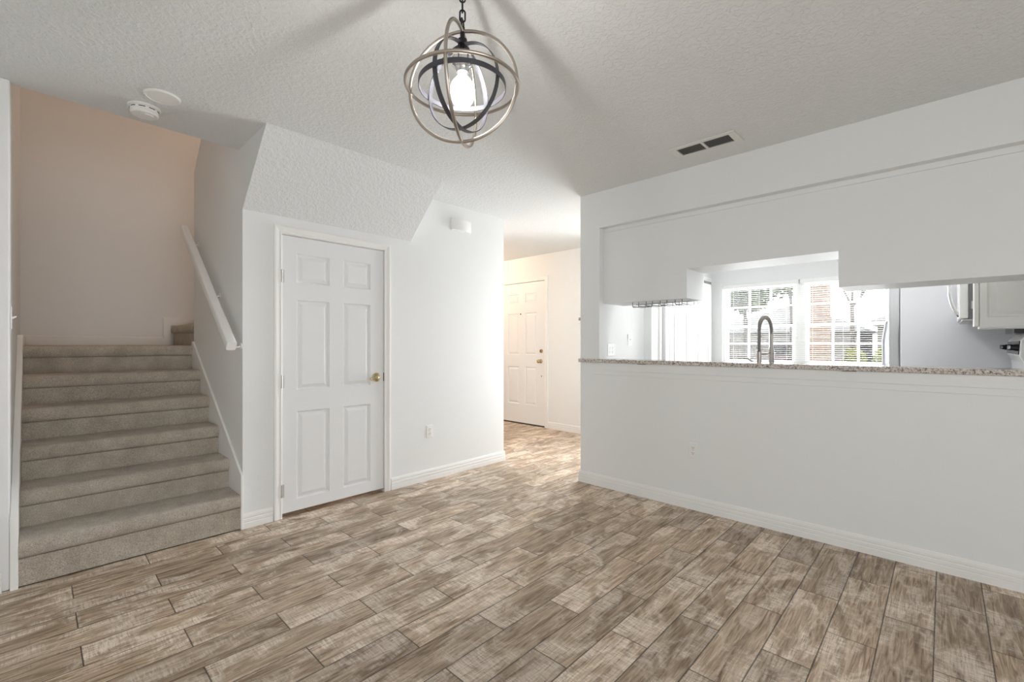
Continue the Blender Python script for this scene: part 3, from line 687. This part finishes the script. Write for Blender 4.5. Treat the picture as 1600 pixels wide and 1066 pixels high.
# range
rg = thing('kitchen_range', 'white kitchen range with knobs on a black backguard', 'range', (4.57, -.1, 0))
bm = nb(); box(bm, 4.20, YW+.012, .02, 4.955, .20, .905); obj('body', bm, 'appl', rg, bevel=.006)
bm = nb(); box(bm, 4.205, -.37, .9055, 4.95, .20, .915); obj('cooktop', bm, 'black', rg, bevel=.002)
bm = nb(); prism(bm, [(YW+.012, .906), (-.375, .906), (-.355, 1.125), (-.338, 1.165), (-.343, 1.265), (-.378, 1.31), (YW+.012, 1.31)], 'x', 4.20, 4.955); bg_ = obj('backguard', bm, 'appl', rg, bevel=.006)
bm = nb(); prism(bm, [(-.3375, 1.175), (-.3335, 1.175), (-.3385, 1.26), (-.3425, 1.26)], 'x', 4.225, 4.93); obj('control_panel', bm, 'black', bg_)
for x in (4.25, 4.33, 4.75, 4.83, 4.90):
    bm = nb(); lathe(bm, [(0, 0), (.021, 0), (.021, .012), (.017, .013), (.016, .032), (0, .033)], (x, -.3355, 1.217), (0, .998, .06), 18); kn = obj('knob', bm, 'black', bg_, smooth=40)
    bm = nb(); lathe(bm, [(0, .0335), (.0165, .0335), (.0165, .040), (0, .041)], (x, -.3355, 1.217), (0, .998, .06), 18); obj('knob_cap', bm, 'chrome', kn, smooth=40)
d = panel_slab(.72, .20, .78, [(.09, .63)], [(.30, .66)], .03, .006); d.transform(Matrix.Translation((4.94, .232, 0)) @ Matrix.Rotation(PI, 4, 'Z')); dd = obj('oven_door', d, 'appl', rg)
bm = nb(); tube(bm, [(4.27, .233, .74), (4.28, .27, .74), (4.88, .27, .74), (4.89, .233, .74)], .012, 10); obj('handle', bm, 'appl', dd, smooth=True)
bm = nb(); box(bm, 4.30, YW+.0005, 1.3115, 4.86, -.322, 1.392); tag(obj('backsplash_panel', bm, 'black', bevel=.001), 'black splash panel on the wall between microwave and range', 'splash panel')

# ------------------------------------------------------------------ kitchen window with blinds
wn = thing('window_1', 'double kitchen window with white grids behind open blinds', 'window', (6.14, 1.22, wz0), kind='structure')
def sash(y0, y1, z0, z1, x, cols, rows):
    f = nb(); t = .032
    box(f, x-.018, y0, z0, x+.018, y0+t, z1); box(f, x-.018, y1-t, z0, x+.018, y1, z1); box(f, x-.018, y0+t, z0, x+.018, y1-t, z0+t); box(f, x-.018, y0+t, z1-t, x+.018, y1-t, z1)
    o = obj('sash', f, 'trim', wn)
    g = nb(); mt = .011
    for c in range(1, cols): yy = y0 + t + (y1-y0-2*t)*c/cols; box(g, x-.008, yy-mt, z0+t, x+.008, yy+mt, z1-t)
    for r in range(1, rows): zz = z0 + t + (z1-z0-2*t)*r/rows; box(g, x-.0075, y0+t, zz-mt, x+.0075, y1-t, zz+mt)
    obj('grid', g, 'trim', o)
    p = nb(); box(p, x-.002, y0+t, z0+t, x+.002, y1-t, z1-t); obj('pane', p, 'glass', o)
f = nb(); xa, xb = 6.10, 6.195
box(f, xa, wy0, wz0, xb, wy0+.03, wz1); box(f, xa, wy1-.03, wz0, xb, wy1, wz1); box(f, xa, wy0+.03, wz0, xb, wy1-.03, wz0+.03); box(f, xa, wy0+.03, wz1-.03, xb, wy1-.03, wz1); box(f, xa, 1.155, wz0+.03, xb, 1.257, wz1-.03)
obj('window_frame', f, 'trim', wn)
for y0, y1 in ((wy0+.03, 1.155), (1.257, wy1-.03)):
    sash(y0, y1, 1.445, wz1-.03, 6.165, 3, 2); sash(y0, y1, wz0+.03, 1.475, 6.125, 3, 2)
bm = nb(); box(bm, 6.03, wy0-.02, wz0-.022, 6.10, wy1+.02, wz0-.001); obj('window_sill', bm, 'trim', wn, bevel=.004)
for y0, y1, lb in ((1.212, wy1-.012, 'white open slat blind over the left kitchen window, behind the faucet'), (wy0+.012, 1.200, 'white open slat blind over the right kitchen window, beside the refrigerator')):
    bl = thing('window_blind', lb, 'window blind', (6.085, (y0+y1)/2, wz1), group='blinds on the kitchen window')
    bm = nb(); box(bm, 6.055, y0, wz1-.048, 6.098, y1, wz1-.002); obj('headrail', bm, 'slat', bl, bevel=.002)
    bm = nb(); z = wz1 - .065
    while z > wz0 + .03:
        P = [(6.067, z-.0008), (6.0755, z+.0006), (6.084, z-.0008), (6.084, z-.0013), (6.0755, z+.0001), (6.067, z-.0013)]
        prism(bm, P, 'y', y0+.004, y1-.004); z -= .0235
    obj('slats', bm, 'slat', bl)
    bm = nb()
    for f_ in (.15, .5, .85): tube(bm, [(6.0755, y0+(y1-y0)*f_, wz0+.02), (6.0755, y0+(y1-y0)*f_, wz1-.045)], .0012, 5)
    obj('ladder_cord', bm, 'slat', bl)
    bm = nb(); box(bm, 6.064, y0+.004, wz0+.008, 6.088, y1-.004, wz0+.022); obj('bottom_rail', bm, 'slat', bl, bevel=.002)

hw = thing('window_2', 'tall hall window beside the front entry door', 'window', (5.27, 2.9, hz0), kind='structure')
f = nb(); box(f, 5.24, hy0, hz0, 5.30, hy0+.035, hz1); box(f, 5.24, hy1-.035, hz0, 5.30, hy1, hz1); box(f, 5.24, hy0+.035, hz0, 5.30, hy1-.035, hz0+.035); box(f, 5.24, hy0+.035, hz1-.035, 5.30, hy1-.035, hz1); box(f, 5.25, hy0+.035, 1.21, 5.29, hy1-.035, 1.24)
obj('window_frame', f, 'trim', hw)
# ------------------------------------------------------------------ ceiling lamps of the neighbouring rooms
def globe(name, label, x, y, z, r, m, drop):
    t = thing(name, label, 'ceiling lamp', (x, y, z)); bm = nb(); lathe(bm, [(0, 0), (.06, 0), (.055, -.02), (0, -.02)], (x, y, z-.0005), n=28); tube(bm, [(x, y, z-.02), (x, y, z-drop)], .008, 10); obj('base', bm, 'chrome', t, smooth=40)
    bm = nb(); c = z - drop - r*.96
    lathe(bm, [(0 if k in (0, 12) else r*math.sin(PI*k/12), r*math.cos(PI*k/12)) for k in range(13)], (x, y, c), n=28); obj('lamp_shade', bm, m, t, smooth=True)
def dome(name, label, x, y, z, r, m):
    t = thing(name, label, 'ceiling lamp', (x, y, z)); bm = nb(); lathe(bm, [(0, 0), (r+.01, 0), (r+.01, -.02), (0, -.02)], (x, y, z-.0005), n=32); obj('base', bm, 'chrome', t, smooth=40)
    bm = nb(); lathe(bm, [(r, -.021)] + [(r*math.cos(PI/2*k/8), -.021 - .07*math.sin(PI/2*k/8)) for k in range(1, 8)] + [(0, -.091)], (x, y, z), n=32); obj('lamp_shade', bm, m, t, smooth=True)
dome('ceiling_lamp', 'lit white dome lamp on the hall ceiling behind the pass-through wall', 4.62, 2.86, H, .15, 'lampglass')
globe('ceiling_lamp', 'lit warm globe lamp under the foyer ceiling before the entry door', 4.3, 5.45, H, .10, 'warmglass', .10)
dome('ceiling_lamp', 'lit warm dome lamp at the top of the stairwell', 1.9, 4.9, 5.0, .15, 'stairglass')
kl = thing('ceiling_lamp', 'lit long white box lamp on the kitchen ceiling', 'ceiling lamp', (4.5, .9, H))
bm = nb(); box(bm, 3.90, .74, H-.03, 5.1, 1.06, H-.0005); obj('base', bm, 'appl', kl)
bm = nb(); box(bm, 3.92, .76, H-.085, 5.08, 1.04, H-.031); obj('lamp_shade', bm, 'boxglass', kl, bevel=.02)

# ------------------------------------------------------------------ outside the kitchen window
G = -.15
bm = nb(); box(bm, 6.3, -40, G-.1, 70, 60, G); struct('ground', bm, 'grass', 'lawn outside the kitchen window', 'ground')
bm = nb(); box(bm, 8.5, 1.32, G, 8.8, 1.60, 3.6); tag(obj('brick_pillar', bm, 'brick'), 'tall pale orange brick pillar outside the kitchen window', 'pillar')
def house(label, x0, y0, x1, y1, ze, ridge, over=.4):
    t = thing('house', label, 'house', ((x0+x1)/2, (y0+y1)/2, G)); bm = nb(); box(bm, x0, y0, G, x1, y1, ze); wl = obj('wall', bm, 'siding', t)
    bm = nb(); b = [(x0-over, y0-over, ze), (x1+over, y0-over, ze), (x1+over, y1+over, ze), (x0-over, y1+over, ze)]; xm = (x0+x1)/2; q = min((x1-x0)/2, (y1-y0)/2 - .3)
    r = [(xm, y0+q, ridge), (xm, y1-q, ridge)]; V = [bm.verts.new(p) for p in b + r]
    for f_ in ((0, 1, 4), (1, 2, 5, 4), (2, 3, 5), (3, 0, 4, 5), (3, 2, 1, 0)): bm.faces.new([V[i] for i in f_])
    obj('roof', bm, 'shingle', t)
    return t, wl
t, wl = house('pale hip-roofed house with dark garage across the lawn, seen in the left window', 22, 2.6, 29, 8.0, 1.75, 3.1)
bm = nb(); box(bm, 21.93, 4.1, G, 22.0, 5.3, 1.35); obj('garage_opening', bm, 'garage', wl)
t, wl = house('pale house across the lawn, seen right of the brick pillar', 24, -3.2, 31, 2.0, 2.1, 3.6)
for y in (.2, 1.1): bm = nb(); box(bm, 23.94, y, .9, 24.0, y+.5, 1.7); obj('window', bm, 'garage', wl)
def crown(c, r, n, s, seed):
    rd = random.Random(seed); bm = nb()
    for i in range(n):
        while True:
            p = Vector((rd.uniform(-1, 1), rd.uniform(-1, 1), rd.uniform(-1, 1)))
            if .25 < p.length < 1: break
        p = Vector((p.x*r[0], p.y*r[1], p.z*r[2])) + Vector(c); nrm = Vector((rd.uniform(-1, 1), rd.uniform(-1, 1), rd.uniform(-.3, 1))).normalized(); u = nrm.orthogonal().normalized(); v = nrm.cross(u); a_ = rd.uniform(0, 6.28)
        d1_ = math.cos(a_)*u + math.sin(a_)*v; d2_ = nrm.cross(d1_); k = s*rd.uniform(.6, 1.3)
        bm.faces.new([bm.verts.new(p + q) for q in (-d1_*k, d2_*k*.45 + nrm*k*.1, d1_*k, -d2_*k*.45 + nrm*k*.1)])
    return bm
def tree(label, x, y, zc, r, n, s, seed, leaf='leaf', tr=.12):
    t = thing('tree', label, 'tree', (x, y, G)); bm = nb(); tube(bm, [(x, y, G), (x+.05, y-.04, zc*.5), (x, y+.03, zc)], [tr, tr*.8, tr*.5], 10)
    for k in range(5): a_ = 2*PI*k/5; tube(bm, [(x, y, zc*.7), (x+r[0]*.5*math.cos(a_), y+r[1]*.5*math.sin(a_), zc+r[2]*.2)], [tr*.4, tr*.15], 6)
    obj('trunk', bm, 'bark', t, smooth=True); obj('crown', crown((x, y, zc), r, n, s, seed), leaf, t)
tree('dense green tree in the top left corner of the kitchen window', 15, 4.45, 3.35, (1.2, 1.05, 1.15), 3600, .12, 1, tr=.07)
tree('looser green tree right of the dense one in the left window', 17.5, 3.75, 3.9, (1.0, .75, 1.15), 900, .12, 2, tr=.06)
bt = thing('tree', 'bare forked tree in the right kitchen window', 'tree', (13, 1.54, G)); bm = nb()
tube(bm, [(13, 1.54, G), (13, 1.53, 1.4), (13, 1.54, 2.15)], [.05, .045, .04], 8)
for q in ([(13, 1.54, 2.1), (13, 1.70, 2.5), (13, 1.8, 3.1)], [(13, 1.54, 2.15), (13, 1.53, 2.6), (13, 1.56, 3.3)], [(13, 1.54, 2.1), (13, 1.36, 2.35), (13, 1.15, 2.75)], [(13, 1.36, 2.35), (13, 1.30, 2.8), (13, 1.2, 3.2)]): tube(bm, q, [.03, .022, .012], 6)
obj('trunk', bm, 'bark', bt, smooth=True)
fe = thing('fence', 'weathered wooden picket fence low in the left window', 'fence', (14, 4.2, G))
for y in (3.55, 4.55, 5.6): bm = nb(); box(bm, 14.02, y-.04, G, 14.10, y+.04, 1.38); obj('post', bm, 'fence', fe)
for z in (.25, 1.1): bm = nb(); box(bm, 14.0, 3.5, z, 14.03, 5.65, z+.08); obj('rail', bm, 'fence', fe)
bm = nb()
for k in range(20): y = 3.52 + k*.107; box(bm, 13.975, y, G+.05, 13.998, y+.072, 1.30)
obj('pickets', bm, 'fence', fe)
for lb, x, y, r, n, s, sd_ in (('yellow-green shrub low in the right window, left one', 9.9, 1.14, (.30, .20, .5), 700, .06, 5), ('yellow-green shrub low in the right window beside the refrigerator', 10.9, .74, (.30, .26, .55), 800, .06, 6)):
    t = thing('shrub', lb, 'shrub', (x, y, G), group='shrubs outside the right window'); bm = nb()
    for k in range(5): a_ = k*1.256; tube(bm, [(x, y, G), (x+.12*math.cos(a_), y+.12*math.sin(a_), .7)], [.015, .006], 6)
    obj('stem', bm, 'bark', t); obj('foliage', crown((x, y, .72), r, n, s, sd_), 'leafyellow', t)
car = thing('car', 'dark red parked car in front of the garage', 'car', (18.5, 3.8, G))
bm = nb(); prism(bm, [(2.0, .15), (2.0, .62), (2.25, .72), (2.75, .80), (3.15, 1.22), (4.35, 1.25), (4.95, .86), (5.5, .80), (5.6, .55), (5.6, .15)], 'x', 17.7, 19.3); obj('body', bm, 'carred', car, bevel=.08, seg=3)
bm = nb(); prism(bm, [(2.92, .86), (3.22, 1.18), (4.28, 1.20), (4.72, .88)], 'x', 17.685, 17.70); obj('side_window', bm, 'black', car)
for y in (2.7, 4.95):
    bm = nb(); lathe(bm, [(0, 0), (.20, 0), (.31, .02), (.32, .06), (.32, .16), (0, .2)], (17.66, y, G+.32), (1, 0, 0), 20); obj('wheel', bm, 'tyre', car, smooth=40)
